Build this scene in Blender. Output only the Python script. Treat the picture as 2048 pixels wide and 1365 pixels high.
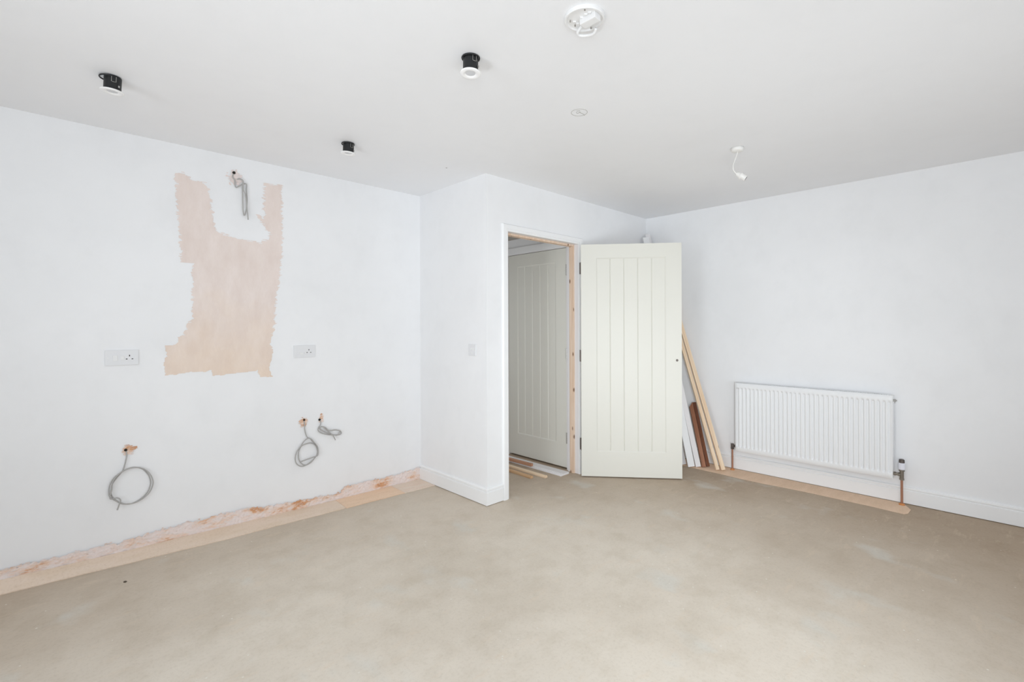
import bpy, bmesh, math, random
from mathutils import Vector, Matrix, noise
random.seed(7)
sc = bpy.context.scene
for o in list(bpy.data.objects):
    bpy.data.objects.remove(o)

# ------------------------------------------------------------------ camera
TH = 0.792                      # heading of the view measured from +X
CAM_Z = 1.2994
ROLL = -0.0036
cam_d = bpy.data.cameras.new('camera')
cam = bpy.data.objects.new('camera', cam_d)
sc.collection.objects.link(cam)
fwd = Vector((math.cos(TH), math.sin(TH), 0)); rgt = Vector((math.sin(TH), -math.cos(TH), 0)); up = Vector((0, 0, 1))
r2 = rgt * math.cos(ROLL) + up * math.sin(ROLL)
u2 = up * math.cos(ROLL) - rgt * math.sin(ROLL)
M = Matrix((r2, u2, -fwd)).transposed().to_4x4()
M.translation = Vector((0, 0, CAM_Z))
cam.matrix_world = M
cam_d.sensor_width = 36.0
cam_d.lens = 966.7 / 2048 * 36
cam_d.shift_x = (1024 - 1045.04) / 2048
cam_d.shift_y = -(682.5 - 651.64) / 2048
cam_d.clip_start = 0.02
sc.camera = cam

# ------------------------------------------------------------------ world, light, exposure
w = bpy.data.worlds.new('world'); sc.world = w; w.use_nodes = True
w.node_tree.nodes['Background'].inputs[0].default_value = (0.80, 0.90, 1.0, 1)
w.node_tree.nodes['Background'].inputs[1].default_value = 1.2
sc.view_settings.view_transform = 'Standard'
sc.view_settings.look = 'None'
sc.view_settings.gamma = 1.0
sc.view_settings.use_curve_mapping = False
sc.view_settings.exposure = 0.0
sc.cycles.use_denoising = True
sc.cycles.max_bounces = 14
sc.cycles.diffuse_bounces = 10
sc.cycles.sample_clamp_indirect = 8.0

def area(name, loc, target, sx, sy, power, col, spread=180):
    d = bpy.data.lights.new(name, 'AREA'); d.shape = 'RECTANGLE'; d.size = sx; d.size_y = sy
    d.energy = power; d.color = col; d.spread = math.radians(spread)
    o = bpy.data.objects.new(name, d); sc.collection.objects.link(o)
    o.location = loc
    o.rotation_euler = (Vector(target) - Vector(loc)).to_track_quat('-Z', 'Y').to_euler()
    return o
# daylight through the patio opening in the wall behind the camera, and the window in the side wall
area('daylight_patio', (1.7, -3.56, 1.12), (1.7, 3.0, 1.12), 2.7, 2.0, 16.87, (0.86, 0.93, 1.0))
area('daylight_side_window', (-2.51, 0.9, 1.45), (3.0, 0.9, 1.45), 1.5, 1.1, 26.67, (0.86, 0.93, 1.0))
# one flash by the camera, then unseen fill lamps added to even the light
area('umbrella_flash', (-0.25, -0.25, 1.55), (2.6, 2.6, 1.3), 0.9, 0.9, 14.98, (0.90, 0.955, 1.0), 150)
area('low_fill_right', (2.0, -0.75, 0.75), (4.0, 2.4, 2.3), 0.6, 0.6, 5.12, (0.90, 0.955, 1.0), 140)
area('low_fill_near', (0.35, -0.5, 0.55), (3.2, 2.2, 2.4), 0.6, 0.6, 5.78, (0.90, 0.955, 1.0), 120)
area('low_fill_left', (-0.7, 1.2, 0.6), (1.8, 2.4, 2.4), 0.6, 0.6, 7.27, (0.90, 0.955, 1.0), 120)
area('corner_fill', (0.25, -0.45, 0.9), (4.2, 2.3, 0.5), 0.5, 0.5, 4.92, (0.90, 0.955, 1.0), 60)
area('floor_fill', (0.1, -0.45, 2.05), (1.7, 1.3, 0.0), 0.6, 0.6, 2.51, (0.90, 0.955, 1.0), 100)
area('ceiling_fill', (1.0, -0.8, 0.35), (3.75, 2.1, 2.4), 0.5, 0.5, 1.68, (0.90, 0.955, 1.0), 70)
# unseen fill lamp added inside the hall to brighten it
area('hall_fill', (2.85, 4.70, 1.3), (2.9, 3.0, 1.0), 0.7, 1.6, 4.00, (0.92, 0.96, 1.0))

# ------------------------------------------------------------------ room dimensions (metres)
YL, YD, XC, XR, H = 3.5296, 2.6646, 2.2646, 4.4355, 2.40
X0, Y0 = -2.60, -3.65          # inner faces of the two walls behind the camera
XJL, XJR = 2.4688, 3.312       # inner faces of the door lining
YB = YD + 0.12                 # hall side of the door wall
XH = 3.350                     # hall face of the wall that holds the second door

# ------------------------------------------------------------------ material helpers
def mat(name, col, rough=0.6, metal=0.0, spec=0.4):
    m = bpy.data.materials.new(name); m.use_nodes = True
    b = m.node_tree.nodes['Principled BSDF']
    b.inputs['Base Color'].default_value = (*col, 1)
    b.inputs['Roughness'].default_value = rough
    b.inputs['Metallic'].default_value = metal
    b.inputs['Specular IOR Level'].default_value = spec
    return m
def N(m, t, **kw):
    n = m.node_tree.nodes.new(t)
    for k, v in kw.items(): setattr(n, k, v)
    return n
def L(m, a, b): m.node_tree.links.new(a, b)
def coords(m, scale=(1, 1, 1), kind='Object'):
    tc = N(m, 'ShaderNodeTexCoord'); mp = N(m, 'ShaderNodeMapping'); mp.inputs['Scale'].default_value = scale
    L(m, tc.outputs[kind], mp.inputs[0]); return mp.outputs[0]
def noise_tex(m, vec, scale, detail=4, rough=0.55):
    n = N(m, 'ShaderNodeTexNoise'); n.inputs['Scale'].default_value = scale
    n.inputs['Detail'].default_value = detail; n.inputs['Roughness'].default_value = rough
    L(m, vec, n.inputs['Vector']); return n.outputs['Fac']
def ramp(m, fac, stops):
    r = N(m, 'ShaderNodeValToRGB'); e = r.color_ramp.elements
    while len(e) < len(stops): e.new(0.5)
    for i, (p, c) in enumerate(stops):
        e[i].position = p; e[i].color = (*c, 1)
    L(m, fac, r.inputs[0]); return r.outputs[0]
def mix(m, fac, a, b, blend='MIX'):
    n = N(m, 'ShaderNodeMix'); n.data_type = 'RGBA'; n.blend_type = blend
    for i, x in ((0, fac), (6, a), (7, b)):
        if isinstance(x, (int, float)): n.inputs[i].default_value = x
        elif isinstance(x, tuple): n.inputs[i].default_value = (*x, 1)
        else: L(m, x, n.inputs[i])
    return n.outputs[2]
def bump(m, h, strength, dist=0.002):
    b = N(m, 'ShaderNodeBump'); b.inputs['Strength'].default_value = strength; b.inputs['Distance'].default_value = dist
    L(m, h, b.inputs['Height']); L(m, b.outputs[0], m.node_tree.nodes['Principled BSDF'].inputs['Normal'])
def base(m, c): L(m, c, m.node_tree.nodes['Principled BSDF'].inputs['Base Color'])

def paint_mat(name, col, amt=0.03, bscale=(3, 3, 2.2)):
    m = mat(name, col, 0.55, spec=0.25)
    v = coords(m); v2 = coords(m, bscale)
    big = noise_tex(m, v, 1.6, 5, 0.6)
    c1 = ramp(m, big, [(0.35, tuple(x * (1 - amt) for x in col)), (0.6, col)])
    st = noise_tex(m, v2, 2.2, 5, 0.6)
    c2 = ramp(m, st, [(0.30, (1 - amt * 0.7,) * 3), (0.5, (1, 1, 1))])
    base(m, mix(m, 1.0, c1, c2, 'MULTIPLY'))
    fine = noise_tex(m, v, 160, 3, 0.6)
    bump(m, fine, 0.12, 0.0015)
    return m
M_wall = paint_mat('white_emulsion_wall', (0.860, 0.866, 0.878), 0.03)
M_ceil = paint_mat('white_emulsion_ceiling', (0.868, 0.876, 0.894), 0.015)
M_gloss = mat('white_gloss_trim', (0.86, 0.865, 0.87), 0.35)
M_prime = mat('primed_white_timber', (0.80, 0.785, 0.79), 0.5)
M_door = mat('cream_satin_door', (0.705, 0.695, 0.635), 0.42)
M_rad = mat('white_radiator_enamel', (0.84, 0.85, 0.86), 0.28)
M_plastic = mat('white_plastic', (0.80, 0.80, 0.80), 0.35)
M_plastic_dim = mat('pale_grey_plastic', (0.76, 0.765, 0.78), 0.35)
M_black = mat('black_enamel', (0.012, 0.013, 0.014), 0.45)
M_dark = mat('dark_void', (0.02, 0.018, 0.015), 0.9)
M_steel = mat('dull_steel', (0.42, 0.41, 0.39), 0.38, 0.9)
M_dsteel = mat('dark_bronzed_steel', (0.13, 0.11, 0.10), 0.45, 0.6)
M_copper = mat('copper', (0.46, 0.245, 0.17), 0.35, 0.6)
M_ccollar = mat('orange_copper_collar', (0.66, 0.28, 0.10), 0.5, 0.3)
M_cable = mat('grey_cable_sheath', (0.43, 0.42, 0.41), 0.5)
M_valve = mat('valve_white', (0.78, 0.79, 0.86), 0.35)
M_pencil = mat('pencil_grey', (0.42, 0.41, 0.38), 0.8)
M_lens = mat('frosted_lens', (0.60, 0.61, 0.63), 0.25)  # grey also carries the shadow of the lens recess
M_bezel = mat('white_bezel', (0.90, 0.90, 0.90), 0.3)
M_cream = mat('cream_plastic', (0.80, 0.79, 0.765), 0.4)

def screed_mat():
    m = mat('bare_screed', (0.5, 0.45, 0.38), 0.85, spec=0.2)
    v = coords(m)
    big = noise_tex(m, v, 0.75, 5, 0.6)
    c = ramp(m, big, [(0.30, (0.61, 0.54, 0.45)), (0.50, (0.72, 0.655, 0.565)), (0.68, (0.77, 0.71, 0.62))])
    # light falloff painted into the floor colour: paler mid-room, browner towards the edges
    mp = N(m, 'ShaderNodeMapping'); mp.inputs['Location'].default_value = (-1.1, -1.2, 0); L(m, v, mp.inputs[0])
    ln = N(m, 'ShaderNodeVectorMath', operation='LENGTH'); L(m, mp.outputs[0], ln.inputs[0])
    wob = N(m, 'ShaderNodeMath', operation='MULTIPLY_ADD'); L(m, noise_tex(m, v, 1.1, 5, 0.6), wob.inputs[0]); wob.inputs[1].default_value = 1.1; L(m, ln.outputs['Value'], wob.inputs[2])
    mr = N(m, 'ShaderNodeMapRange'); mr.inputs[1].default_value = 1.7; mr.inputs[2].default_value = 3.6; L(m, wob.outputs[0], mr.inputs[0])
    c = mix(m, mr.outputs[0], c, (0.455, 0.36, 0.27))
    med = noise_tex(m, coords(m, (1, 1, 1)), 5.5, 8, 0.7)
    c = mix(m, 1.0, c, ramp(m, med, [(0.30, (0.91, 0.895, 0.87)), (0.52, (1, 1, 1)), (0.72, (1.03, 1.03, 1.03))]), 'MULTIPLY')
    # sandy scrapes
    sc1 = noise_tex(m, coords(m, (2.0, 6.0, 1)), 2.2, 7, 0.72)
    c = mix(m, ramp(m, sc1, [(0.55, (0, 0, 0)), (0.72, (0.4, 0.4, 0.4))]), c, (0.72, 0.60, 0.47))
    # pale blue-grey spills
    bl = noise_tex(m, coords(m, (1.3, 0.9, 1)), 2.9, 3, 0.5)
    c = mix(m, ramp(m, bl, [(0.61, (0, 0, 0)), (0.73, (0.45, 0.45, 0.45))]), c, (0.66, 0.665, 0.625))
    fine = noise_tex(m, v, 70, 4, 0.7)
    c = mix(m, 1.0, c, ramp(m, fine, [(0.30, (0.92, 0.91, 0.90)), (0.5, (1, 1, 1))]), 'MULTIPLY')
    # white paint specks
    vo = N(m, 'ShaderNodeTexVoronoi'); vo.inputs['Scale'].default_value = 13.0; L(m, v, vo.inputs['Vector'])
    c = mix(m, ramp(m, vo.outputs['Distance'], [(0.035, (0.8, 0.8, 0.8)), (0.06, (0, 0, 0))]), c, (0.80, 0.77, 0.70))
    base(m, c); bump(m, mix(m, 0.5, med, fine), 0.35, 0.004)
    return m
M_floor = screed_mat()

def wood_mat(name, c1, c2, grain=(60, 60, 2.2), knots=True, rough=0.6):
    m = mat(name, c1, rough, spec=0.3)
    v = coords(m, grain); n = noise_tex(m, v, 1.0, 6, 0.6)
    c = ramp(m, n, [(0.32, c2), (0.62, c1)])
    if knots:
        vo = N(m, 'ShaderNodeTexVoronoi'); vo.inputs['Scale'].default_value = 1.0
        L(m, coords(m, (14, 14, 5.5)), vo.inputs['Vector'])
        c = mix(m, ramp(m, vo.outputs['Distance'], [(0.06, (1, 1, 1)), (0.14, (0, 0, 0))]), c, (0.20, 0.10, 0.05))
    base(m, c); bump(m, n, 0.15, 0.001)
    return m
M_pine = wood_mat('raw_pine', (0.84, 0.68, 0.50), (0.70, 0.50, 0.33))
M_pine_stop = wood_mat('raw_pine_stop', (0.80, 0.64, 0.51), (0.70, 0.50, 0.36))
M_redwood = wood_mat('red_tinted_timber', (0.55, 0.31, 0.20), (0.42, 0.21, 0.13), knots=False)
M_brown = wood_mat('brown_stained_timber', (0.21, 0.085, 0.045), (0.10, 0.036, 0.020), knots=False, rough=0.35)
M_brown2 = wood_mat('orange_brown_timber', (0.36, 0.17, 0.10), (0.24, 0.10, 0.055), knots=False, rough=0.4)

def strip_mat(name, c1, c2):
    m = mat(name, c1, 0.75, spec=0.2)
    n = noise_tex(m, coords(m, (1.5, 6, 1)), 2.6, 5, 0.6)
    c = ramp(m, n, [(0.34, c2), (0.60, c1)])
    f = noise_tex(m, coords(m), 90, 3, 0.6)
    base(m, mix(m, 1.0, c, ramp(m, f, [(0.3, (0.92, 0.90, 0.88)), (0.5, (1, 1, 1))]), 'MULTIPLY'))
    bump(m, f, 0.1, 0.001)
    return m
M_strip = strip_mat('pale_board', (0.78, 0.645, 0.53), (0.74, 0.60, 0.47))
M_strip_o = strip_mat('peach_board', (0.83, 0.62, 0.46), (0.77, 0.57, 0.41))
M_strip_p = strip_mat('faded_pink_board', (0.78, 0.67, 0.57), (0.76, 0.61, 0.50))

def plaster_mat():
    m = mat('bare_pink_plaster', (0.70, 0.58, 0.52), 0.8, spec=0.2)
    tc = N(m, 'ShaderNodeTexCoord'); sp = N(m, 'ShaderNodeSeparateXYZ'); L(m, tc.outputs['Object'], sp.inputs[0])
    n1 = noise_tex(m, coords(m), 3.4, 6, 0.6)
    ad = N(m, 'ShaderNodeMath', operation='MULTIPLY_ADD'); L(m, n1, ad.inputs[0]); ad.inputs[1].default_value = 0.9
    L(m, sp.outputs['Z'], ad.inputs[2])     # height plus wobble
    c = ramp(m, ad.outputs[0], [(0.0, (0.74, 0.57, 0.43)), (1.0, (0.74, 0.57, 0.43))])
    mr = N(m, 'ShaderNodeMapRange'); mr.inputs[1].default_value = 1.25; mr.inputs[2].default_value = 1.95
    L(m, ad.outputs[0], mr.inputs[0])
    c = mix(m, mr.outputs[0], (0.80, 0.655, 0.53), (0.80, 0.705, 0.66))
    n2 = noise_tex(m, coords(m, (5, 5, 2)), 2.5, 6, 0.7)
    c = mix(m, 1.0, c, ramp(m, n2, [(0.35, (0.95, 0.93, 0.92)), (0.55, (1, 1, 1)), (0.70, (1.04, 1.05, 1.06))]), 'MULTIPLY')
    # trowel scratches
    s = noise_tex(m, coords(m, (34, 34, 9)), 1.3, 4, 0.7)
    c = mix(m, ramp(m, s, [(0.60, (0, 0, 0)), (0.68, (0.35, 0.35, 0.35))]), c, (0.80, 0.72, 0.64))
    base(m, c); bump(m, n2, 0.2, 0.002)
    return m
M_plaster = plaster_mat()

def brickband_mat():
    m = mat('hacked_plaster_and_brick', (0.7, 0.5, 0.4), 0.9, spec=0.15)
    v = coords(m, (1, 1, 2.6))
    n1 = noise_tex(m, v, 4.3, 6, 0.62)
    c = ramp(m, n1, [(0.46, (0.82, 0.72, 0.69)), (0.55, (0.80, 0.61, 0.50)), (0.60, (0.66, 0.36, 0.20)), (0.70, (0.54, 0.26, 0.13))])
    n2 = noise_tex(m, coords(m, (1, 1, 3)), 34, 5, 0.65)
    c = mix(m, ramp(m, n2, [(0.52, (0, 0, 0)), (0.62, (0.75, 0.75, 0.75))]), c, (0.76, 0.70, 0.67))
    c = mix(m, ramp(m, n2, [(0.30, (0.5, 0.5, 0.5)), (0.40, (0, 0, 0))]), c, (0.42, 0.27, 0.18))
    n3 = noise_tex(m, coords(m, (1, 1, 5)), 60, 3, 0.6)
    c = mix(m, ramp(m, n3, [(0.60, (0, 0, 0)), (0.68, (0.7, 0.7, 0.7))]), c, (0.84, 0.80, 0.79))
    base(m, c); bump(m, n2, 0.6, 0.006)
    return m
M_band = brickband_mat()

# ------------------------------------------------------------------ object helpers
C = sc.collection
class MB:
    """collects shapes and links them as one mesh object; material index per shape"""
    def __init__(s): s.bm = bmesh.new(); s.mi = 0
    def _tag(s, faces):
        for f in faces: f.material_index = s.mi
    def box(s, a, b, bev=0.0, mat4=None):
        t = bmesh.new(); bmesh.ops.create_cube(t, size=1)
        a, b = Vector(a), Vector(b)
        for v in t.verts:
            v.co = Vector((a[i] + (b[i] - a[i]) * (v.co[i] + .5) for i in range(3)))
        if bev > 0: bmesh.ops.bevel(t, geom=t.edges[:], offset=bev, segments=2, affect='EDGES', profile=0.7)
        s.add(t, mat4); return s
    def add(s, t, mat4=None):
        me = bpy.data.meshes.new('t')
        if mat4 is not None: bmesh.ops.transform(t, matrix=mat4, verts=t.verts[:])
        for f in t.faces: f.material_index = s.mi
        t.to_mesh(me); t.free(); s.bm.from_mesh(me); bpy.data.meshes.remove(me)
    def cyl(s, a, b, r1, r2=None, seg=20, caps=True):
        a, b = Vector(a), Vector(b); r2 = r1 if r2 is None else r2
        t = bmesh.new(); d = b - a
        bmesh.ops.create_cone(t, cap_ends=caps, segments=seg, radius1=r1, radius2=r2, depth=d.length)
        m4 = Matrix.Translation((a + b) / 2) @ d.to_track_quat('Z', 'Y').to_matrix().to_4x4()
        s.add(t, m4); return s
    def lathe(s, prof, seg=28, mat4=None):
        """prof: list of (radius, z)"""
        t = bmesh.new(); rings = []
        for r, z in prof:
            if r < 1e-6: rings.append([t.verts.new((0, 0, z))])
            else: rings.append([t.verts.new((r * math.cos(2 * math.pi * i / seg), r * math.sin(2 * math.pi * i / seg), z)) for i in range(seg)])
        for p, q in zip(rings, rings[1:]):
            for i in range(seg):
                j = (i + 1) % seg
                if len(p) == 1 and len(q) == 1: continue
                if len(p) == 1: t.faces.new((p[0], q[i], q[j]))
                elif len(q) == 1: t.faces.new((p[i], p[j], q[0]))
                else: t.faces.new((p[i], p[j], q[j], q[i]))
        bmesh.ops.recalc_face_normals(t, faces=t.faces[:])
        s.add(t, mat4); return s
    def tube(s, pts, r, seg=8, flat=1.0):
        pts = [Vector(p) for p in pts]; t = bmesh.new(); rings = []
        nrm = None
        for i, p in enumerate(pts):
            d = (pts[min(i + 1, len(pts) - 1)] - pts[max(i - 1, 0)]).normalized()
            if nrm is None: nrm = d.orthogonal().normalized()
            nrm = (nrm - d * nrm.dot(d)).normalized(); bn = d.cross(nrm)
            rings.append([t.verts.new(p + nrm * r * math.cos(2 * math.pi * k / seg) + bn * r * flat * math.sin(2 * math.pi * k / seg)) for k in range(seg)])
        for p, q in zip(rings, rings[1:]):
            for k in range(seg): t.faces.new((p[k], p[(k + 1) % seg], q[(k + 1) % seg], q[k]))
        t.faces.new(rings[0][::-1]); t.faces.new(rings[-1])
        bmesh.ops.recalc_face_normals(t, faces=t.faces[:])
        s.add(t); return s
    def prism(s, poly, a, b, axis_u, axis_v):
        """extrude 2-D poly (u, v) from point a to point b"""
        a, b, U, V = Vector(a), Vector(b), Vector(axis_u), Vector(axis_v)
        t = bmesh.new()
        A = [t.verts.new(a + U * p[0] + V * p[1]) for p in poly]; B = [t.verts.new(b + U * p[0] + V * p[1]) for p in poly]
        n = len(poly)
        for i in range(n): t.faces.new((A[i], A[(i + 1) % n], B[(i + 1) % n], B[i]))
        t.faces.new(A[::-1]); t.faces.new(B)
        bmesh.ops.recalc_face_normals(t, faces=t.faces[:])
        s.add(t); return s
    def build(s, name, mats, parent=None, loc=None, smooth=False):
        me = bpy.data.meshes.new(name)
        if loc is not None: bmesh.ops.translate(s.bm, vec=-Vector(loc), verts=s.bm.verts[:])
        s.bm.to_mesh(me); s.bm.free()
        for m in (mats if isinstance(mats, (list, tuple)) else [mats]): me.materials.append(m)
        if smooth:
            for p in me.polygons: p.use_smooth = True
        o = bpy.data.objects.new(name, me); C.objects.link(o)
        if loc is not None: o.location = loc
        if parent is not None:
            o.parent = parent
            if loc is not None: o.location = Vector(loc)   # loc given in the parent's frame
        return o
def tag(o, label, cat, group=None):
    o['label'] = label; o['category'] = cat
    if group: o['group'] = group
    return o
def thing(name, label, cat, loc, rz=0, group=None):
    o = bpy.data.objects.new(name, None); C.objects.link(o); o.empty_display_size = 0.05
    o.location = loc; o.rotation_euler = (0, 0, rz)
    return tag(o, label, cat, group)
def struct(o): o['kind'] = 'structure'; return o
def struct_empty(name, loc, rz=0):
    o = bpy.data.objects.new(name, None); C.objects.link(o); o.empty_display_size = 0.05
    o.location = loc; o.rotation_euler = (0, 0, rz); return struct(o)

# ------------------------------------------------------------------ the shell
T = 0.11
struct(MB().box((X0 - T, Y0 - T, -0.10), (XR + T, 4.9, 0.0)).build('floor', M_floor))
ceiling = struct(MB().box((X0 - T, Y0 - T, H), (XR + T, 4.9, H + 0.10)).build('ceiling', M_ceil))
wall_left = struct(MB().box((X0 - T, YL, 0), (XC, YL + T, H)).build('wall_left', M_wall))
struct(MB().box((XC, YB, 0), (XC + 0.10, 4.8, H)).build('wall_return', M_wall))
wb = MB()
wb.box((XC, YD, 0), (XJL - 0.028, YB, H)); wb.box((XJL - 0.028, YD, 2.036), (XJR + 0.028, YB, H)); wb.box((XJR + 0.028, YD, 0), (XR, YB, H))
struct(wb.build('wall_back', M_wall))
struct(MB().box((XR, Y0 - T, 0), (XR + T, YB, H)).build('wall_right', M_wall))
# the two walls behind the camera, with the openings the daylight comes through
f = MB(); f.box((X0 - T, Y0 - T, 0), (0.30, Y0, H)); f.box((3.10, Y0 - T, 0), (XR, Y0, H)); f.box((0.30, Y0 - T, 2.15), (3.10, Y0, H))
struct(f.build('wall_front', M_wall))
f = MB(); f.box((X0 - T, Y0, 0), (X0, 0.10, H)); f.box((X0 - T, 1.70, 0), (X0, YL, H)); f.box((X0 - T, 0.10, 0), (X0, 1.70, 0.88)); f.box((X0 - T, 0.10, 2.05), (X0, 1.70, H))
struct(f.build('wall_side', M_wall))
f = MB()
for x in (0.30, 1.67, 3.04): f.box((x, Y0 - 0.09, 0.0), (x + 0.06, Y0 - 0.03, 2.15), 0.004)
f.box((0.36, Y0 - 0.09, 2.09), (3.04, Y0 - 0.03, 2.15)); f.box((0.36, Y0 - 0.09, 0.0), (3.04, Y0 - 0.03, 0.06))
struct(f.build('window_1', M_gloss))
f = MB()
for y in (0.10, 0.87, 1.64): f.box((X0 - 0.09, y, 0.88), (X0 - 0.03, y + 0.06, 2.05), 0.004)
f.box((X0 - 0.09, 0.16, 1.99), (X0 - 0.03, 1.64, 2.05)); f.box((X0 - 0.09, 0.16, 0.88), (X0 - 0.03, 1.64, 0.94))
struct(f.build('window_2', M_gloss))
# hall
f = MB()
f.box((XH + 0.05, YB, 0), (XH + 0.15, 4.8, H)); f.box((XH, 3.60, 0), (XH + 0.05, 4.8, H)); f.box((XH, YB, 2.012), (XH + 0.05, 3.60, H)); f.box((XH, YB, 0), (XH + 0.05, 2.80, 2.012))
struct(f.build('wall_hall', M_wall))
struct(MB().box((XC, 4.8, 0), (XH + 0.15, 4.9, H)).build('wall_hall_end', M_wall))
struct(MB().box((XC + 0.10, YB, 2.16), (XH, 4.8, 2.20)).build('ceiling_hall', mat('grey_brown_ceiling', (0.40, 0.375, 0.34), 0.85)))  # hall ceiling in a darker grey-brown than the room ceiling

# ------------------------------------------------------------------ bare plaster on the left wall (paint skin missing)
def sdpoly(px, pz, poly):
    d = 1e9; ins = False; n = len(poly)
    for i in range(n):
        ax, az = poly[i]; bx, bz = poly[i - 1]
        ex, ez = bx - ax, bz - az; wx, wz = px - ax, pz - az
        t = max(0, min(1, (wx * ex + wz * ez) / (ex * ex + ez * ez)))
        dx, dz = wx - ex * t, wz - ez * t; d = min(d, dx * dx + dz * dz)
        if (az > pz) != (bz > pz) and px < (bx - ax) * (pz - az) / (bz - az) + ax: ins = not ins
    d = math.sqrt(d); return -d if ins else d
def layer(name, x0, x1, z0, z1, cell, keep, m, y=YL - 0.0012, relief=None, parent=wall_left):
    nx, nz = int((x1 - x0) / cell), int((z1 - z0) / cell)
    vs, fs, idx = [], [], {}
    def vid(i, k):
        q = (i, k)
        if q not in idx:
            X, Z = x0 + i * cell, z0 + k * cell
            idx[q] = len(vs); vs.append((X, y - (relief(X, Z) if relief else 0), Z))
        return idx[q]
    for i in range(nx):
        X = x0 + (i + .5) * cell
        for k in range(nz):
            Z = z0 + (k + .5) * cell
            if keep(X, Z): fs.append((vid(i, k), vid(i + 1, k), vid(i + 1, k + 1), vid(i, k + 1)))
    me = bpy.data.meshes.new(name); me.from_pydata(vs, [], fs); me.materials.append(m)
    o = bpy.data.objects.new(name, me); C.objects.link(o); o.parent = parent
    return o
def fb(x, z, s, o=0.0): return noise.noise(Vector((x * s, z * s, o)))
PATCH = [(.556, 2.228), (.600, 2.235), (.640, 2.205), (.722, 2.190), (.735, 2.10), (.752, 1.985), (.768, 1.905), (.82, 1.885), (.888, 1.866), (.97, 1.862), (1.03, 1.868), (1.075, 1.895), (1.084, 1.935), (1.03, 2.000), (.998, 2.045),
         (1.045, 2.02), (1.047, 2.265), (1.158, 2.272), (1.160, 2.05), (1.163, 1.828), (1.140, 1.62), (1.116, 1.447), (1.107, 1.277), (1.085, 1.20), (1.082, 1.176), (1.097, 1.141), (1.094, 1.09), (1.081, 1.057), (1.076, 1.01), (1.094, .962),
         (1.020, .961), (1.003, 1.004), (.88, .998), (.748, .990), (.738, 1.025), (.62, 1.022), (.5035, 1.010), (.502, 1.05), (.497, 1.09), (.512, 1.13), (.504, 1.187), (.565, 1.192), (.570, 1.236), (.600, 1.26), (.612, 1.32), (.641, 1.335), (.643, 1.50), (.643, 1.692), (.585, 1.687), (.572, 1.95)]
def keep_patch(x, z):
    d = sdpoly(x, z, PATCH)
    if abs(d) > 0.04: return d < 0
    rough = 1.0 if z > 1.25 else 0.45
    d += (0.016 * fb(x, z * 2.2, 26) + 0.012 * noise.noise(Vector((x * 22, z * 170, 3)))) * rough
    if x > 1.0 and z > 1.25: d += 0.010 * noise.noise(Vector((x * 14, z * 330, 9)))
    return d < 0
patch = layer('bare_plaster', 0.45, 1.22, 0.93, 2.31, 0.0035, keep_patch, M_plaster)
patch['label'] = 'large ragged pink patch of bare plaster with no paint on it'
def interp(x, pts):
    for (a, b), (c, d) in zip(pts, pts[1:]):
        if x <= c: return b + (d - b) * max(0, (x - a)) / (c - a)
    return pts[-1][1]
BTOP = [(-2.7, .10), (-.16, .098), (.055, .094), (.21, .097), (.30, .092), (.43, .101), (.59, .107), (.70, .108), (.92, .109), (1.10, .086), (1.27, .072), (1.45, .064), (1.56, .060), (1.60, .098), (1.76, .093), (1.98, .088), (2.16, .100), (2.27, .101)]
def keep_band(x, z):
    t = interp(x, BTOP) + 0.010 * fb(x, 0, 9, 1) + 0.012 * fb(x, z, 30, 2) + 0.012 * fb(x * .6, z * 1.6, 90, 5)
    return z < t
layer('hacked_plaster_band', -1.2, XC - 0.001, 0.0, 0.16, 0.004, keep_band, M_band, YL - 0.002,
      relief=lambda x, z: 0.0035 * (1 + fb(x, z, 24, 4)) + 0.003 * (1 + fb(x, z, 70, 6)))['label'] = 'ragged strip of bare pink plaster and orange brick along wall foot'
HOLES = [(0.875, 2.262, 0.036, 0.046, 1), (0.335, 0.600, 0.030, 0.028, 2), (1.298, 0.622, 0.026, 0.030, 3), (1.425, 0.628, 0.015, 0.030, 4)]
for hx, hz, rx, rz, sd in HOLES:
    def keep_h(x, z, hx=hx, hz=hz, rx=rx, rz=rz, sd=sd):
        d = math.hypot((x - hx) / rx, (z - hz) / rz) - 1
        return d + 0.55 * fb(x, z, 55, sd) + 0.5 * noise.noise(Vector((x * 60, z * 240, sd))) < 0
    layer('chipped_plaster', hx - rx * 2, hx + rx * 2, hz - rz * 2, hz + rz * 2, 0.0025, keep_h, M_band, YL - 0.0015,
          relief=lambda x, z, sd=sd: 0.002 * (1 + fb(x, z, 80, sd)))
for x, z, rr in ((0.868, 2.293, .010), (0.321, 0.603, .008), (1.302, 0.636, .008), (1.412, 0.622, .009)):
    MB().cyl((x, YL + 0.004, z), (x, YL - 0.0075, z), rr, rr * .9, 12).build('cable_hole', M_dark, wall_left)

# ------------------------------------------------------------------ skirting boards
def skirt_profile(t=0.016, h=0.12):
    return [(0, 0), (t, 0), (t, h - .030), (t - .007, h - .026), (t - .007, h - .021), (t - .001, h - .016), (t - .002, h - .007), (t - .009, h), (0, h)]
s = 0.016
def skirting(name, a, b, n, mitre_a=0, mitre_b=0):
    """a, b run along the wall face; n is the direction out of the wall"""
    a, b, n = Vector(a), Vector(b), Vector(n); d = (b - a).normalized(); t = bmesh.new()
    P = skirt_profile()
    A = [t.verts.new(a + n * u - d * (u * mitre_a) + Vector((0, 0, v))) for u, v in P]
    B = [t.verts.new(b + n * u + d * (u * mitre_b) + Vector((0, 0, v))) for u, v in P]
    k = len(P)
    for i in range(k): t.faces.new((A[i], A[(i + 1) % k], B[(i + 1) % k], B[i]))
    t.faces.new(A[::-1]); t.faces.new(B); bmesh.ops.recalc_face_normals(t, faces=t.faces[:])
    m = MB(); m.add(t); return struct(m.build(name, M_gloss))
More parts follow.
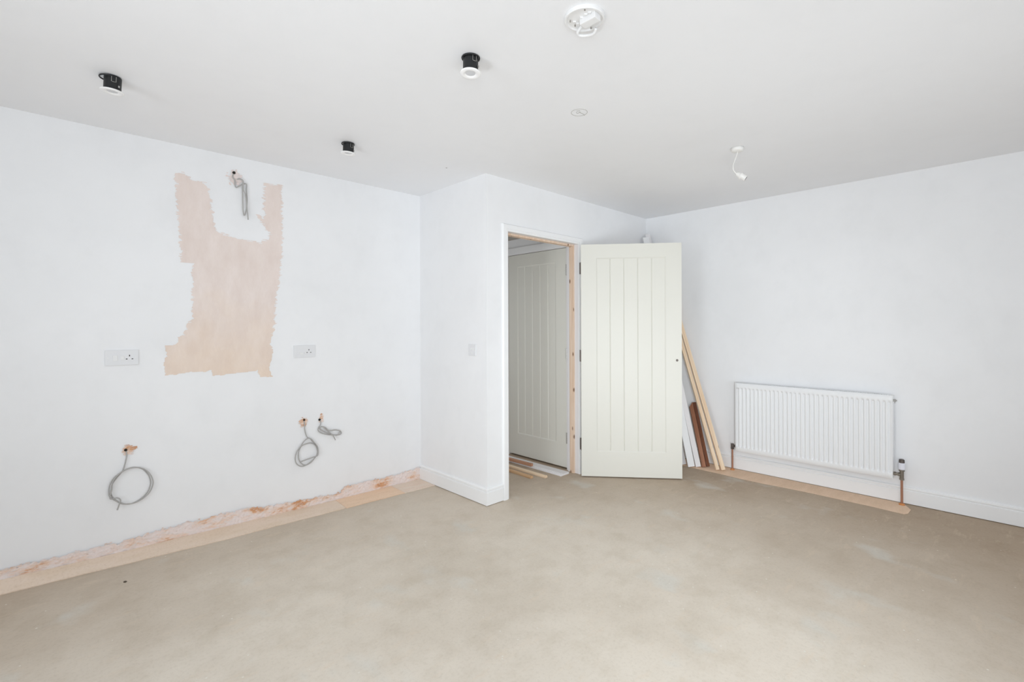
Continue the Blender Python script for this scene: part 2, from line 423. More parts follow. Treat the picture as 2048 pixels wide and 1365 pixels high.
skirting('baseboard_return', (XC, YL - 0.003, 0.005), (XC, YD, 0.005), (-1, 0, 0), 0, 1)
skirting('baseboard_back', (XC, YD, 0.005), (XJL - 0.057, YD, 0.005), (0, -1, 0), 1, 0)
skirting('baseboard_right', (XR, YD, 0.005), (XR, Y0, 0.005), (-1, 0, 0), -1, 0)
skirting('baseboard_corner', (XJR + 0.057, YD, 0.005), (XR, YD, 0.005), (0, -1, 0), 0, -1)

# ------------------------------------------------------------------ door lining, stops and architrave (trim_1)
fr = struct_empty('trim_1', ((XJL + XJR) / 2, YD, 0))
ox = Vector(((XJL + XJR) / 2, YD, 0))
def part_at(mb, name, m, parent, origin):
    bmesh.ops.translate(mb.bm, vec=-Vector(origin), verts=mb.bm.verts[:])
    return mb.build(name, m, parent)
HT = 2.008
part_at(MB().box((XJL - .027, YD - .001, 0), (XJL, YB + .001, HT), .0015), 'jamb', M_prime, fr, ox)
part_at(MB().box((XJR, YD - .001, 0), (XJR + .027, YB + .001, HT), .0015), 'jamb', M_prime, fr, ox)
part_at(MB().box((XJL - .027, YD - .001, HT), (XJR + .027, YB + .001, HT + .027), .0015), 'head_lining', M_prime, fr, ox)
SY0, SY1 = YD + 0.040, YD + 0.086
for nm, a, b in (('stop', (XJL, SY0, 0), (XJL + .015, SY1, HT - .015)), ('stop', (XJR - .015, SY0, 0), (XJR, SY1, HT - .015)), ('stop', (XJL, SY0, HT - .015), (XJR, SY1, HT))):
    o = part_at(MB().box(a, b, .001), nm, M_pine_stop, fr, ox); o['label'] = 'unpainted pine door stop'
def archi_prof(): return [(0, 0), (.055, 0), (.055, .008), (.048, .017), (.020, .018), (.014, .013), (.008, .015), (0, .012)]
for (a, b, U) in (((XJL, YD, 0), (XJL, YD, HT), (-1, 0, 0)), ((XJR, YD, 0), (XJR, YD, HT), (1, 0, 0)), ((XJL, YD, HT), (XJR, YD, HT), (0, 0, 1))):
    t = bmesh.new(); P = archi_prof(); U = Vector(U); V = Vector((0, -1, 0)); a, b = Vector(a), Vector(b); d = (b - a).normalized()
    hor = U.z > 0
    A = [t.verts.new(a + U * p + V * q - (d * p if hor else d * 0)) for p, q in P]
    B = [t.verts.new(b + U * p + V * q + d * p) for p, q in P]
    k = len(P)
    for i in range(k): t.faces.new((A[i], A[(i + 1) % k], B[(i + 1) % k], B[i]))
    t.faces.new(A[::-1]); t.faces.new(B); bmesh.ops.recalc_face_normals(t, faces=t.faces[:])
    m = MB(); m.add(t); part_at(m, 'architrave', M_gloss, fr, ox)

# ------------------------------------------------------------------ boarded doors
def make_door(name, loc, rz, W, Hd, z0, hinge_side, hinge_mat):
    """leaf in local coordinates: x 0..W from the hinge edge, y 0 (seen face) .. 0.038, z z0..z0+Hd"""
    root = struct_empty(name, loc, rz); D = 0.038
    sl = 0.130 if W > .8 else 0.128; nb = 5; tr = 0.117; br = 0.212
    mb = MB()
    mb.box((0, 0, z0), (sl, D, z0 + Hd), .0015); mb.box((W - sl, 0, z0), (W, D, z0 + Hd), .0015)
    mb.box((sl - .001, 0.0002, z0 + Hd - tr), (W - sl + .001, D - .0002, z0 + Hd), .0012); mb.box((sl - .001, 0.0002, z0), (W - sl + .001, D - .0002, z0 + br), .0012)
    # bead round the panel field, both faces
    for y0, y1 in ((0.0, 0.006), (D - .006, D)):
        x0, x1, za, zb = sl, W - sl, z0 + br, z0 + Hd - tr
        nn = -1 if y0 == 0 else 1; ya = y0 if y0 == 0 else y1
        tri = [(0, 0), (.009, 0), (0, .005)]
        for a, b, U in (((x0, ya, za), (x0, ya, zb), (1, 0, 0)), ((x1, ya, za), (x1, ya, zb), (-1, 0, 0)), ((x0, ya, za), (x1, ya, za), (0, 0, 1)), ((x0, ya, zb), (x1, ya, zb), (0, 0, -1))):
            off = Vector((0, -nn * .006, 0))
            mb.prism(tri, Vector(a) + off, Vector(b) + off, U, (0, nn, 0))
    mb.build('leaf', M_door, root)
    bw = (W - 2 * sl) / nb; v = .0045
    prof = [(0, .006 + v), (v, .006), (bw - v, .006), (bw, .006 + v), (bw, D - .006 - v), (bw - v, D - .006), (v, D - .006), (0, D - .006 - v)]
    pm = None
    for k in range(nb):
        if pm is None:
            pm = MB().prism(prof, (0, 0, z0 + br), (0, 0, z0 + Hd - tr), (1, 0, 0), (0, 1, 0)).build('panel', M_door, root); o = pm
        else:
            o = pm.copy(); C.objects.link(o); o.parent = root
        o.location = (sl + k * bw, 0, 0)
    hm = None
    for z in (1.80, 1.045, 0.285):
        zz = z - 0.018 + z0
        if hm is None:
            h = MB(); yk = D + .004 if hinge_side == 'far' else -0.004
            for q in range(5): h.cyl((-0.003, yk, -0.05 + q * .02 + .0006), (-0.003, yk, -0.05 + (q + 1) * .02 - .0006), .0055, seg=12)
            if hinge_side == 'far':
                h.box((-.0035, 0.004, -.05), (-0.0003, D + .004, .05))
                h.box((-.012, D + .0005, -.05), (-.003, D + .003, .05))
            else:
                h.box((-.0035, -.003, -.05), (-0.0003, .030, .05))
            hm = h.build('hinge', hinge_mat, root); o = hm
        else:
            o = hm.copy(); C.objects.link(o); o.parent = root
        o.location = (0, 0, zz)
    return root
d1 = make_door('door_1', (3.262, 2.592, 0), -0.8823, 0.838, 1.981, 0.010, 'far', M_dsteel)
MB().cyl((0.799, -0.0006, 1.003), (0.799, 0.004, 1.003), .0105, seg=16).build('latch_hole', M_dsteel, d1)['label'] = 'round metal-lined spindle hole'
# second door closes an opening in the hall wall; its seen face looks along -X
d2 = make_door('door_2', (XH - 0.013, 2.818, 0), math.pi / 2, 0.762, 1.981, 0.018, 'near', M_steel)
# rotate so that local +x runs along +Y and the seen face (local -y) looks towards -X
d2.scale = (1, -1, 1)
# frame of the second door
fr2 = struct_empty('trim_2', (XH, 3.2, 0)); o2 = Vector((XH, 3.2, 0))
part_at(MB().box((XH - .018, YB + .002, 0), (XH + .045, 2.8145, 2.003), .001), 'jamb', M_prime, fr2, o2)
part_at(MB().box((XH - .018, 3.584, 0), (XH + .045, 3.665, 2.003), .001), 'jamb', M_prime, fr2, o2)
part_at(MB().box((XH - .018, YB + .002, 2.003), (XH + .045, 3.665, 2.0095), .001), 'head_lining', M_prime, fr2, o2)
part_at(MB().box((XH - .020, YB + .002, 2.0095), (XH - .001, 3.665, 2.074), .004), 'architrave', M_gloss, fr2, o2)

# ------------------------------------------------------------------ board strips on the floor at the wall foot
def wedge(name, xs, m, label):
    """xs: list of (x, front_y, back_height)"""
    t = bmesh.new(); R = []
    for x, yf, hb in xs:
        R.append([t.verts.new((x, yf, 0.0005)), t.verts.new((x, yf, 0.006)), t.verts.new((x, YL - .010, hb)), t.verts.new((x, YL - .010, 0.0005))])
    for p, q in zip(R, R[1:]):
        for i in range(4): t.faces.new((p[i], p[(i + 1) % 4], q[(i + 1) % 4], q[i]))
    t.faces.new(R[0][::-1]); t.faces.new(R[-1]); bmesh.ops.recalc_face_normals(t, faces=t.faces[:])
    mb = MB(); mb.add(t); x0 = xs[0][0]
    return tag(mb.build(name, m, None, (x0, YL, 0)), label, 'board strip', 'thin board strips laid along the wall foot')
def front(x): return interp(x, [(-2.7, 3.46), (-.16, 3.449), (.053, 3.431), (.293, 3.411), (.565, 3.388), (.773, 3.366), (.877, 3.364), (1.09, 3.359), (1.21, 3.354), (1.547, 3.332), (1.94, 3.315), (2.18, 3.301), (2.30, 3.295)])
def hb(x): return interp(x, [(-2.7, .050), (-.16, .050), (.055, .042), (.30, .035), (.59, .031), (.95, .024), (1.27, .017), (1.63, .013), (2.1, .008), (3, .008)])
def run(a, b, n):
    return [(a + (b - a) * i / n, front(a + (b - a) * i / n) + random.uniform(-.003, .003), hb(a + (b - a) * i / n)) for i in range(n + 1)]
wedge('floor_strip', run(-1.2, 1.52, 60), M_strip, 'long pale board strip on the floor along the left wall, running out of frame')
wedge('floor_strip', run(1.522, 1.98, 14), M_strip_o, 'short orange-tinted board strip at the left wall, between a long pale one and the corner')
wedge('floor_strip', run(1.982, XC - .018, 8), M_strip_p, 'short faded pink board strip ending at the skirting of the inner corner')
def floor_slab(name, poly, h, m, label, cat, group=None):
    t = bmesh.new()
    A = [t.verts.new((x, y, 0.0005)) for x, y in poly]; B = [t.verts.new((x, y, h)) for x, y in poly]; n = len(poly)
    for i in range(n): t.faces.new((A[i], A[(i + 1) % n], B[(i + 1) % n], B[i]))
    t.faces.new(A[::-1]); t.faces.new(B); bmesh.ops.recalc_face_normals(t, faces=t.faces[:])
    mb = MB(); mb.add(t)
    return tag(mb.build(name, m, None, (poly[0][0], poly[0][1], 0)), label, cat, group)
pf = [(4.176 + random.uniform(-.004, .004) - .012 * math.sin(y * 5), y) for y in [0.522 + i * .1 for i in range(19)]]
floor_slab('floor_strip', [(XR - .018, 0.56), (4.30, 0.50), (4.20, 0.505)] + pf + [(XR - .018, 2.33)], 0.0019, M_strip_o,
           'peach board strip on the floor under the radiator', 'board strip', 'thin board strips laid along the wall foot')

# ------------------------------------------------------------------ wall plates
def rocker(mb, x, z, wd=.013, ht=.024, y=0):
    mb.box((x - wd / 2, y - .0035, z - ht / 2), (x + wd / 2, y + .001, z + ht / 2), .001)
def double_plate(name, x0, x1, z0, z1, label, kind):
    cx, cz = (x0 + x1) / 2, (z0 + z1) / 2; root = thing(name, label, 'socket', (cx, YL, cz))
    hw, hh = .0735, .043; d = .009
    MB().box((-hw, -d, -hh), (hw, -.0003, hh), .0028).build('plate', M_plastic_dim, root)
    pins = MB()
    px = .033 if kind == 0 else .028
    pins.box((px - .0022, -d - .0006, .006), (px + .0022, -d + .001, .015)); pins.box((px - .0165, -d - .0006, -.0105), (px - .0090, -d + .001, -.0060)); pins.box((px + .0090, -d - .0006, -.0105), (px + .0165, -d + .001, -.0060))
    pins.build('pin_hole', M_dark, root)
    a = MB()
    if kind == 0:
        rocker(a, -.030, -.001, .020, .030, -d); a.build('cooker_rocker', M_plastic, root)
        b = MB(); rocker(b, .001, -.001, .015, .022, -d); b.build('rocker', M_plastic, root)
    else:
        rocker(a, -.024, -.014, .024, .012, -d); a.build('rocker', M_plastic, root)
        b = MB(); rocker(b, .002, -.011, .007, .009, -d); b.build('rocker', M_plastic, root)
    for q in (-.0605, .0605): MB().cyl((q, -d - .0008, 0), (q, -d + .001, 0), .003, seg=12).build('screw_cap', M_plastic, root)
double_plate('cooker_switch_socket', .2321, .38, 1.079, 1.174, 'white double plate with two rockers and a socket, left of the bare plaster patch', 0)
double_plate('wall_socket', 1.2335, 1.3814, 1.073, 1.171, 'pale plate with a single three-pin socket, right of the bare plaster patch', 1)
sw = thing('light_switch', 'small upright off-white switch plate on the narrow return wall by the doorway', 'light switch', (XC, 2.824, 1.119))
MB().box((-.008, -.043, -.043), (-.0003, .043, .043), .0025).build('plate', M_plastic_dim, sw)
for y, z in ((-.012, .005), (.012, .005), (0, -.022)):
    MB().box((-.0115, y - .007, z - .009), (-.0078, y + .007, z + .009), .001).build('rocker', M_plastic, sw)

# ------------------------------------------------------------------ loose cables on the left wall
def smooth_path(P, n=5):
    out = []
    for i in range(len(P) - 1):
        p0, p1, p2, p3 = P[max(i - 1, 0)], P[i], P[i + 1], P[min(i + 2, len(P) - 1)]
        for k in range(n):
            t = k / n
            out.append(0.5 * ((2 * p1) + (p2 - p0) * t + (2 * p0 - 5 * p1 + 4 * p2 - p3) * t * t + (3 * p1 - p0 - 3 * p2 + p3) * t ** 3))
    out.append(P[-1]); return out
CA = [(0.3231,0.6003),(0.3243,0.5691),(0.3169,0.524),(0.306,0.4892),(0.2822,0.4574),(0.2633,0.428),(0.2586,0.3986),(0.2562,0.3747),(0.2678,0.3443),(0.296,0.3125),(0.3295,0.2969),(0.3588,0.2993),(0.391,0.3162),(0.4188,0.3473),(0.4321,0.392),(0.4254,0.4318),(0.4115,0.4602),(0.3915,0.4851),(0.3545,0.5007),(0.3204,0.4954),(0.2893,0.4773),(0.2657,0.455),(0.2517,0.4246),(0.2469,0.3892),(0.2515,0.3576),(0.2771,0.3297),(0.3008,0.3082),(0.3344,0.2979),(0.3686,0.3015),(0.4036,0.3194),(0.4289,0.3481),(0.4423,0.3896),(0.4368,0.426),(0.4191,0.4618),(0.389,0.4897),(0.3545,0.4998),(0.3156,0.4939),(0.2822,0.4697),(0.2633,0.4402),(0.2586,0.3986),(0.2515,0.3637),(0.2561,0.3458),(0.2819,0.3469),(0.2961,0.331),(0.2912,0.3107),(0.2817,0.2794)]
CB = [(1.3016,0.632),(1.3031,0.6026),(1.3036,0.5702),(1.3107,0.5366),(1.3217,0.5105),(1.3408,0.4992),(1.3568,0.4769),(1.3793,0.45),(1.3906,0.415),(1.3889,0.3824),(1.3725,0.3559),(1.3434,0.3289),(1.3116,0.3175),(1.2864,0.3275),(1.2647,0.3576),(1.2587,0.3941),(1.2619,0.4256),(1.2775,0.455),(1.3089,0.4672),(1.3439,0.4676),(1.3696,0.4517),(1.3857,0.4192),(1.3889,0.3857),(1.3693,0.3566),(1.3434,0.3355),(1.3116,0.3191),(1.277,0.3149),(1.2461,0.3389),(1.2355,0.3762),(1.2433,0.4195),(1.2682,0.4534),(1.2933,0.4877),(1.3217,0.5056),(1.344,0.497),(1.36,0.4763),(1.3858,0.439),(1.3922,0.4082),(1.3888,0.3725),(1.3564,0.3656),(1.3117,0.358),(1.274,0.351)]
CC = [(1.416,0.6325),(1.4175,0.6024),(1.4125,0.5833),(1.3993,0.5654),(1.3992,0.5456),(1.4222,0.5254),(1.4621,0.509),(1.5061,0.4986),(1.551,0.4931),(1.5667,0.5025),(1.558,0.5209),(1.5234,0.533),(1.4791,0.5365),(1.4489,0.5579),(1.4224,0.5735),(1.4059,0.5644),(1.4223,0.5453),(1.4555,0.5235),(1.4959,0.5036),(1.5336,0.4942),(1.5475,0.5089),(1.5545,0.5214),(1.5166,0.5358),(1.4723,0.5359),(1.4522,0.5574),(1.429,0.5725),(1.4455,0.5517),(1.4757,0.5236),(1.5027,0.4924),(1.518,0.4612)]
CD = [(0.8682,2.2933),(0.8585,2.2614),(0.8705,2.245),(0.8716,2.2181),(0.8787,2.1991),(0.8994,2.2141),(0.9165,2.2286),(0.9375,2.2314),(0.9374,2.1901),(0.9409,2.1356),(0.9382,2.08),(0.9332,2.0516),(0.9282,2.0315),(0.922,2.0251),(0.9172,2.0517),(0.9149,2.1035),(0.9139,2.1581),(0.9128,2.2127),(0.9141,2.2459),(0.8995,2.2565),(0.8825,2.2502),(0.8947,2.2569),(0.9154,2.2489),(0.9165,2.2135),(0.9189,2.1865),(0.9286,2.1609),(0.9347,2.1207),(0.937,2.0798),(0.9418,2.0337),(0.9442,1.9982)]
def cable(P, r, label):
    n = len(P); pts = []
    for i, (x, z) in enumerate(P):
        lay = 0.009 + 0.016 * i / n
        pts.append(Vector((x, YL - (0.0 if i == 0 else lay), z)))
    mb = MB(); mb.tube(smooth_path(pts, 5), r, 8)
    o = mb.build('cable', M_cable, None, (P[0][0], YL, P[0][1]), smooth=True)
    return tag(o, label, 'cable', 'grey cables left hanging out of the left wall')
cable(CA, .0033, 'grey cable coiled into one wide round loop, lowest and leftmost on the left wall')
cable(CB, .0038, 'grey cable looped in a knotted oval, hanging below the right-hand socket')
cable(CC, .0038, 'grey cable bunched into a flat sideways coil, nearest the inner corner')
cable(CD, .0037, 'grey cable hanging in a narrow vertical bundle near the ceiling')

# ------------------------------------------------------------------ downlights hanging out of their ceiling holes
def downlight(x, y, drop, tilt, face, label, hoop_off):
    root = thing('downlight', label, 'downlight', (x, y, H), 0, 'unfitted downlights hanging from ceiling holes')
    q = Matrix.Rotation(tilt[0], 4, 'X') @ Matrix.Rotation(tilt[1], 4, 'Y')
    def put(mb): bmesh.ops.transform(mb.bm, matrix=q, verts=mb.bm.verts[:]); return mb
    put(MB().lathe([(0, -.0005), (.029, -.0005), (.031, -.004), (.031, -drop + .006), (.033, -drop + .002), (.033, -drop - .001), (0, -drop - .001)], 32)).build('can', M_black, root)
    m = MB(); m.lathe([(.0355 + .0028 * math.cos(a), .0035 * math.sin(a) - .004) for a in [2 * math.pi * k / 8 for k in range(9)]], 36, Matrix.Translation(hoop_off))
    m.build('collar', M_black, root)
    put(MB().lathe([(.030, -drop), (.0425, -drop - .001), (.0430, -drop - .003), (.040, -drop - .0055), (.026, -drop - .006), (.022, -drop - .003), (.0195, -drop - .001)], 36)).build('bezel', M_bezel, root, smooth=True)
    put(MB().lathe([(.0205, -drop - .0012), (.014, -drop - .0028), (0, -drop - .0038)], 28)).build('lens', M_lens, root, smooth=True)
    c = MB(); a0 = face; r = .0335
    def on(a, z): return (r * math.cos(a), r * math.sin(a), z)
    c.tube([on(a0 - .24, -.008), on(a0 - .24, -.030), on(a0 + .0, -.031), on(a0 + .24, -.030), on(a0 + .24, -.008)], .0011, 6)
    c.box(Vector(on(a0 + .6, -.045)) - Vector((.003, .003, .004)), Vector(on(a0 + .6, -.045)) + Vector((.003, .003, .004)), .0005)
    put(c).build('spring_clip', M_steel, root)
downlight(.214, 2.775, .062, (.05, .04), math.radians(-88), 'black-bodied downlight hanging near the left edge, its collar askew', (-.010, .004, -.004))
downlight(1.243, 1.556, .066, (-.03, .05), math.radians(-100), 'black-bodied downlight nearest the top of the picture, left of the round white base plate', (0, 0, 0))
downlight(1.300, 2.800, .058, (.05, .03), math.radians(-80), 'smallest-looking black-bodied downlight, closest to the left wall corner', (-.003, .002, -.002))

# ------------------------------------------------------------------ alarm base plate
root = thing('alarm_base', 'round white detector base plate with screw slots, no cover fitted', 'smoke alarm base', (1.371, 1.069, H))
MB().lathe([(0, -.008), (.060, -.008), (.064, -.013), (.0695, -.013), (.0715, -.010), (.0715, -.0003), (0, -.0003)], 48).build('plate', M_plastic, root)
# local frame on the ceiling: picture right = rgt, picture down = fwd
def cl(u, v, z): return Vector((rgt.x * u + fwd.x * v, rgt.y * u + fwd.y * v, z))
m4 = Matrix((rgt.to_4d(), fwd.to_4d(), Vector((0, 0, 1, 0)), Vector((0, 0, 0, 1)))).transposed(); m4[3][3] = 1
for i in range(3): m4[3][i] = 0
for i in range(3): m4[i][3] = 0
b = MB(); b.box((-.012, -.014, -.030), (.055, .020, -.006), .004, m4 @ Matrix.Rotation(-.75, 4, 'Z')); b.build('connector_block', M_plastic, root)
b = MB(); b.tube(smooth_path([cl(-.005, .030, -.012), cl(-.018, .052, -.022), cl(-.010, .066, -.026), cl(.020, .060, -.030), cl(.040, .040, -.034), cl(.044, .020, -.028)], 5), .0055, 8); b.build('connector_lead', M_plastic, root, smooth=True)
for u, v, r in ((-.050, .006, .0032), (.045, -.020, .0036), (-.006, -.056, .0026), (-.030, .032, .003), (.030, .046, .0035)): MB().cyl(cl(u, v, -.0140), cl(u, v, -.0075), r * .8, seg=10).build('screw_slot', M_steel, root)
b = MB()
for u, v in ((.0, -.03), (.018, -.022), (-.012, -.012), (.004, -.004), (-.034, .012), (-.022, .022), (.012, -.040)): b.box((-.006, -.0035, -.0125), (.006, .0035, -.0075), .001, Matrix.Translation(cl(u, v, 0)) @ m4)
b.build('boss', M_plastic, root)

# ------------------------------------------------------------------ pendant lampholder
root = thing('pendant_light', 'white ceiling rose with a short curved flex and bare lampholder', 'pendant light', (3.064, 1.198, H))
MB().lathe([(0, -.026), (.010, -.026), (.030, -.023), (.0365, -.016), (.038, -.0003), (0, -.0003)], 40).build('ceiling_rose', M_cream, root, smooth=True)
def side(u, z, v=0): return Vector((rgt.x * u + fwd.x * v, rgt.y * u + fwd.y * v, z))
MB().tube(smooth_path([side(0, -.020), side(-.002, -.040), side(-.016, -.078), side(-.026, -.110), side(-.024, -.138), side(-.010, -.158), side(.000, -.165)], 6), .0032, 8).build('flex', M_cream, root, smooth=True)
ax0, ax1 = side(-.004, -.161), side(.044, -.196, -.018)
dv = (ax1 - ax0).normalized()
lh = MB(); lh.cyl(ax0, ax0 + dv * .024, .011, .0165, 20); lh.cyl(ax0 + dv * .024, ax0 + dv * .036, .020, .020, 20); lh.cyl(ax0 + dv * .036, ax1, .0165, .0175, 20)
lh.build('lampholder', M_cream, root)
MB().cyl(ax1 - dv * .004, ax1 + dv * .0006, .0135, .0135, 18).build('socket_opening', M_dark, root)

# ------------------------------------------------------------------ pencil circle and speck on the ceiling
pc = MB(); cx, cy = 1.9648, 1.568
ring = [Vector((cx + .041 * math.cos(a), cy + .041 * math.sin(a), H - .0006)) for a in [2 * math.pi * k / 40 for k in range(42)]]
pc.tube(ring, .0011, 5)
def cc(u, v): return Vector((cx, cy, H - .0006)) + cl(u, v, 0)
pc.tube([cc(-.016, -.018), cc(-.004, -.020), cc(.002, -.020)], .0014, 5)
pc.tube([cc(-.016, -.002), cc(-.010, .010), cc(0, .002), cc(.004, -.006)], .0014, 5)
pc.tube([cc(.004, .001), cc(.012, .008), cc(.022, .018), cc(.032, .034)], .0014, 5)
pc.build('pencil_circle', M_pencil, ceiling)
MB().cyl((1.99, 2.764, H - .001), (1.99, 2.764, H - .0002), .006, seg=10).build('filler_mark', M_pencil, ceiling)

# ------------------------------------------------------------------ radiator
RX = XR - 0.092; RY1, RY2, RZ1, RZ2 = 0.612, 1.7207, 0.183, 0.783
root = thing('radiator', 'white ribbed panel radiator fixed low on the right wall', 'radiator', (XR, (RY1 + RY2) / 2, 0)); oR = Vector((XR, (RY1 + RY2) / 2, 0))
NR = 33; pitch = (RY2 - RY1 - .030) / NR; y_s = RY1 + .015
def prof_depth(y, z):
    # ribs stand proud between the flat margins, with tapered ends
    ph = (y - y_s) / pitch
    if ph < 0 or ph > NR: return 0
    k = 0.5 - 0.5 * math.cos(2 * math.pi * ph)
    k = max(0, min(1, (k - .12) * 1.6)); k = k * k * (3 - 2 * k)
    e = min((z - (RZ1 + .034)) / .022, ((RZ2 - .034) - z) / .022); e = max(0, min(1, e)); e = e * e * (3 - 2 * e)
    return (1 - k) * .0135 * e
ys = [RY1, RY1 + .002] + [y_s + pitch * i / 10 for i in range(NR * 10 + 1)] + [RY2 - .002, RY2]
zs = [RZ1, RZ1 + .003, RZ1 + .034] + [RZ1 + .034 + .022 * i / 5 for i in range(1, 6)] + [RZ2 - .034 - .022 * i / 5 for i in range(5, 0, -1)] + [RZ2 - .034, RZ2 - .003, RZ2]
vs, fs = [], []
for y in ys:
    for z in zs:
        edge = .003 if (y in (RY1, RY2) or z in (RZ1, RZ2)) else 0
        vs.append((RX + prof_depth(y, z) + edge - oR.x, y - oR.y, z))
nz = len(zs)
for i in range(len(ys) - 1):
    for k in range(nz - 1): fs.append((i * nz + k, i * nz + k + 1, (i + 1) * nz + k + 1, (i + 1) * nz + k))
me = bpy.data.meshes.new('front_panel'); me.from_pydata(vs, [], fs); me.materials.append(M_rad)
for p in me.polygons: p.use_smooth = True
o = bpy.data.objects.new('front_panel', me); C.objects.link(o); o.parent = root
part_at(MB().box((RX + .012, RY1 + .004, RZ1 + .006), (RX + .020, RY2 - .004, RZ2 - .006)), 'panel_back', M_rad, root, oR)
part_at(MB().box((RX + .048, RY1 + .004, RZ1 + .010), (RX + .060, RY2 - .004, RZ2 - .004), .003), 'rear_panel', M_rad, root, oR)
for y0, y1 in ((RY1 - .004, RY1 + .001), (RY2 - .001, RY2 + .004)):
    part_at(MB().box((RX + .001, y0, RZ1 + .002), (RX + .062, y1, RZ2 + .002), .0015), 'side_panel', M_rad, root, oR)
g = MB(); g.box((RX + .006, RY1, RZ2 - .003), (RX + .010, RY2, RZ2 + .002)); g.box((RX + .056, RY1, RZ2 - .003), (RX + .061, RY2, RZ2 + .002))
k = 0
yy = RY1 + .01
while yy < RY2 - .01: g.box((RX + .010, yy, RZ2 - .003), (RX + .056, yy + .006, RZ2)); yy += .0145
part_at(g, 'top_grille', M_rad, root, oR)
for y in (RY1 + .17, RY2 - .17): part_at(MB().box((RX + .060, y - .015, RZ1 + .05), (XR - .0005, y + .015, RZ2 - .06)), 'wall_bracket', M_rad, root, oR)
b = MB(); b.cyl((RX + .030, RY1 - .004, RZ2 - .035), (RX + .030, RY1 - .020, RZ2 - .035), .008, seg=14); b.cyl((RX + .030, RY1 - .020, RZ2 - .035), (RX + .030, RY1 - .026, RZ2 - .035), .005, seg=8); b.cyl((RX + .030, RY1 - .014, RZ2 - .045), (RX + .030, RY1 - .014, RZ2 - .055), .003, seg=8)
part_at(b, 'bleed_valve', M_steel, root, oR)
# valves and copper tails
PX = RX + .030
yv = RY1 - .052
v = MB(); v.cyl((PX, RY1 - .003, .218), (PX, yv, .218), .0105, seg=16); v.cyl((PX, RY1 - .006, .218), (PX, RY1 - .018, .218), .014, seg=6); v.cyl((PX, yv + .022, .218), (PX, yv + .012, .218), .014, seg=6)
v.cyl((PX, yv, .190), (PX, yv, .246), .013, seg=18); v.cyl((PX, yv, .180), (PX, yv, .194), .0145, seg=6); v.cyl((PX, yv, .244), (PX, yv, .254), .0175, seg=18)
tv = part_at(v, 'thermostatic_valve', mat('tarnished_nickel', (0.26, 0.235, 0.20), 0.35, 0.8), root, oR)
def sub(mb, name, m, parent): bmesh.ops.translate(mb.bm, vec=-oR, verts=mb.bm.verts[:]); return mb.build(name, m, parent, smooth=False)
sub(MB().lathe([(0, 0), (.016, 0), (.0195, .006), (.0195, .046), (.018, .050), (0, .050)], 24, Matrix.Translation((PX, yv, .254))), 'valve_head', M_valve, tv)
sub(MB().lathe([(0, 0), (.0165, 0), (.0175, .004), (.0165, .022), (.012, .026), (0, .026)], 24, Matrix.Translation((PX, yv, .303))), 'valve_cap', M_dsteel, tv)
yl = RY2 + .042
v = MB(); v.cyl((PX, RY2 + .003, .218), (PX, yl, .218), .0105, seg=16); v.cyl((PX, RY2 + .006, .218), (PX, RY2 + .018, .218), .014, seg=6)
v.cyl((PX, yl, .200), (PX, yl, .236), .012, seg=18); v.cyl((PX, yl, .188), (PX, yl, .202), .0140, seg=6)
part_at(v, 'lockshield_valve', M_dsteel, root, oR)
for y in (yv, yl):
    p = part_at(MB().cyl((PX, y, .004), (PX, y, .186), .0078, seg=18), 'copper_pipe', M_copper, root, oR)
    sub(MB().lathe([(.008, .0022), (.0185, .0022), (.0185, .007), (.012, .013), (.008, .014)], 22, Matrix.Translation((PX, y, 0))), 'pipe_collar', M_ccollar, p)

# ------------------------------------------------------------------ timber leaning in the corner behind the open door
def lean(name, B, Tp, wdir, wd, th, m, label, cat, group, bev=.0015, cut=0.0, prof=None):
    """board from foot B to top T (centre line); local z runs along it so the grain follows"""
    B, Tp, wdir = Vector(B), Vector(Tp), Vector(wdir); a = (Tp - B); Ln = a.length; a.normalize()
    U = (wdir - a * wdir.dot(a)).normalized(); V = a.cross(U)
    t = MB()
    if prof is None: t.box((-wd / 2, -th / 2, 0), (wd / 2, th / 2, Ln), bev)
    else: t.prism(prof, (0, 0, 0), (0, 0, Ln), (1, 0, 0), (0, 1, 0))
    if cut:
        for vv in t.bm.verts:
            if vv.co.z > Ln - .01: vv.co.z -= cut * (0.5 - vv.co.x / wd)
    o = t.build(name, m)
    o.matrix_world = Matrix(((U.x, V.x, a.x, B.x), (U.y, V.y, a.y, B.y), (U.z, V.z, a.z, B.z), (0, 0, 0, 1)))
    return tag(o, label, cat, group)
Rv = (rgt.x, rgt.y, 0)
G = 'timber leaning in the corner behind the open door'
lean('timber_batten', (4.292, 1.812, .006), (4.405, 2.480, 2.000), Rv, .036, .020, M_pine, 'raw pine batten with knots leaning in the corner, outermost of the pair towards the radiator', 'batten', G)
lean('timber_batten', (4.262, 1.850, .006), (4.395, 2.520, 2.000), Rv, .030, .022, M_pine, 'raw pine batten leaning in the corner, tucked just behind the outermost one', 'batten', G)
lean('timber_moulding', (4.300, 1.955, .006), (4.405, 2.135, .560), Rv, .030, .022, M_brown, 'short dark brown stained moulding with a square end, next to the pine battens', 'moulding', G, cut=.0)
lean('timber_moulding', (4.262, 1.975, .006), (4.380, 2.160, .560), Rv, .036, .020, M_brown2, 'short reddish brown stained moulding with a slanted top, beside the white boards', 'moulding', G, cut=.04)
sp = [(-.034, -.008), (.034, -.008), (.034, .002), (.026, .008), (-.034, .008)]
lean('primed_board', (4.232, 2.015, .006), (4.372, 2.612, 2.225), Rv, .046, .016, M_prime, 'tall white primed board leaning in the corner, nearest the brown mouldings, tip above door', 'board', G)
lean('primed_board', (4.190, 2.060, .006), (4.318, 2.600, 2.185), Rv, .060, .016, M_gloss, 'tall white board leaning in the corner, between another white board and the open door edge', 'board', G)
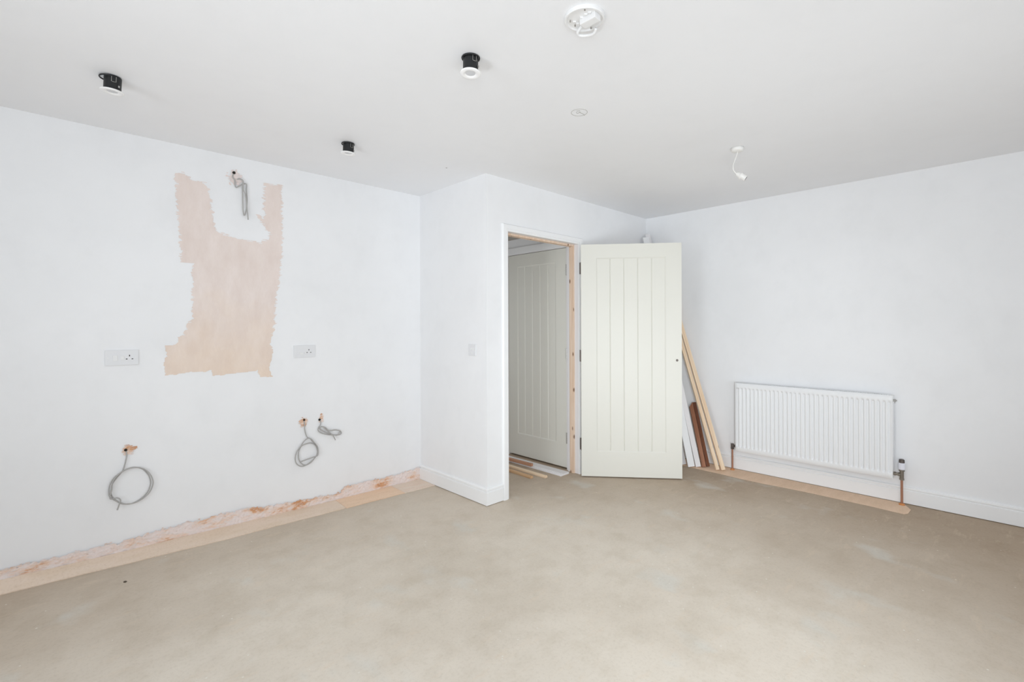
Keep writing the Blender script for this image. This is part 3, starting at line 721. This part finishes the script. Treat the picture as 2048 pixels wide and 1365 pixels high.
lean('primed_board', (4.215, 2.150, .004), (4.290, 2.626, 1.90), Rv, .050, .016, M_plastic_dim, 'greyish white board leaning deepest behind the open door, mostly hidden', 'board', G)

# ------------------------------------------------------------------ timber lying in the doorway
def lay(name, x0, y0, x1, y1, z, prof, m, label, cat, group):
    a = Vector((x0, y0, z)); b = Vector((x1, y1, z)); d = (b - a); Ln = d.length; d.normalize()
    U = Vector((-d.y, d.x, 0)) * -1.0
    t = MB().prism(prof, (0, 0, 0), (0, 0, Ln), (1, 0, 0), (0, 1, 0))
    o = t.build(name, m)
    V = Vector((0, 0, 1)); W = U.cross(V)
    if W.dot(d) < 0: U = -U; W = U.cross(V)
    o.matrix_world = Matrix(((U.x, V.x, d.x, a.x), (U.y, V.y, d.y, a.y), (U.z, V.z, d.z, a.z), (0, 0, 0, 1)))
    return tag(o, label, cat, group)
G = 'timber lengths lying on the doorway floor'
skp = [(-.055, 0), (.055, 0), (.055, .009), (.046, .015), (.030, .012), (.026, .016), (-.055, .016)]
lay('skirting_length', 3.203, 2.728, 3.185, 4.40, .001, skp, M_prime, 'wide white skirting length lying flat in the doorway', 'skirting board', G)
half = [(-.016, 0), (.016, 0), (.016, .010), (.010, .020), (0, .023), (-.010, .020), (-.016, .010)]
sq = [(-.014, 0), (.014, 0), (.014, .022), (-.014, .022)]
lay('timber_strip', 3.150, 3.075, 3.100, 4.45, .018, sq, M_redwood, 'reddish square timber strip lying on top of the white skirting length', 'timber strip', G)
lay('timber_strip', 3.030, 2.790, 3.020, 4.30, .001, half, M_pine, 'pale pine strip on the floor next to the white skirting length', 'timber strip', G)
lay('timber_strip', 2.935, 2.868, 2.960, 4.35, .001, half, wood_mat('golden_pine', (0.66, 0.44, 0.26), (0.52, 0.31, 0.16), knots=False), 'golden pine strip nearest the door jamb, ending shortest', 'timber strip', G)

# ------------------------------------------------------------------ crumbs on the floor
def crumb(x, y, r, m, label):
    t = bmesh.new(); bmesh.ops.create_icosphere(t, subdivisions=2, radius=r)
    for v_ in t.verts:
        v_.co *= 1 + .35 * noise.noise(v_.co * 120); v_.co.z = max(v_.co.z * .5, -r * .3)
    mb = MB(); mb.add(t)
    tag(mb.build('plaster_crumb', m, None, None), label, 'debris').location = (x, y, r * .3)
crumb(0.285, 3.175, .0075, mat('dark_crumb', (.09, .07, .05), .9), 'tiny dark lump of debris on the floor in front of the left wall')
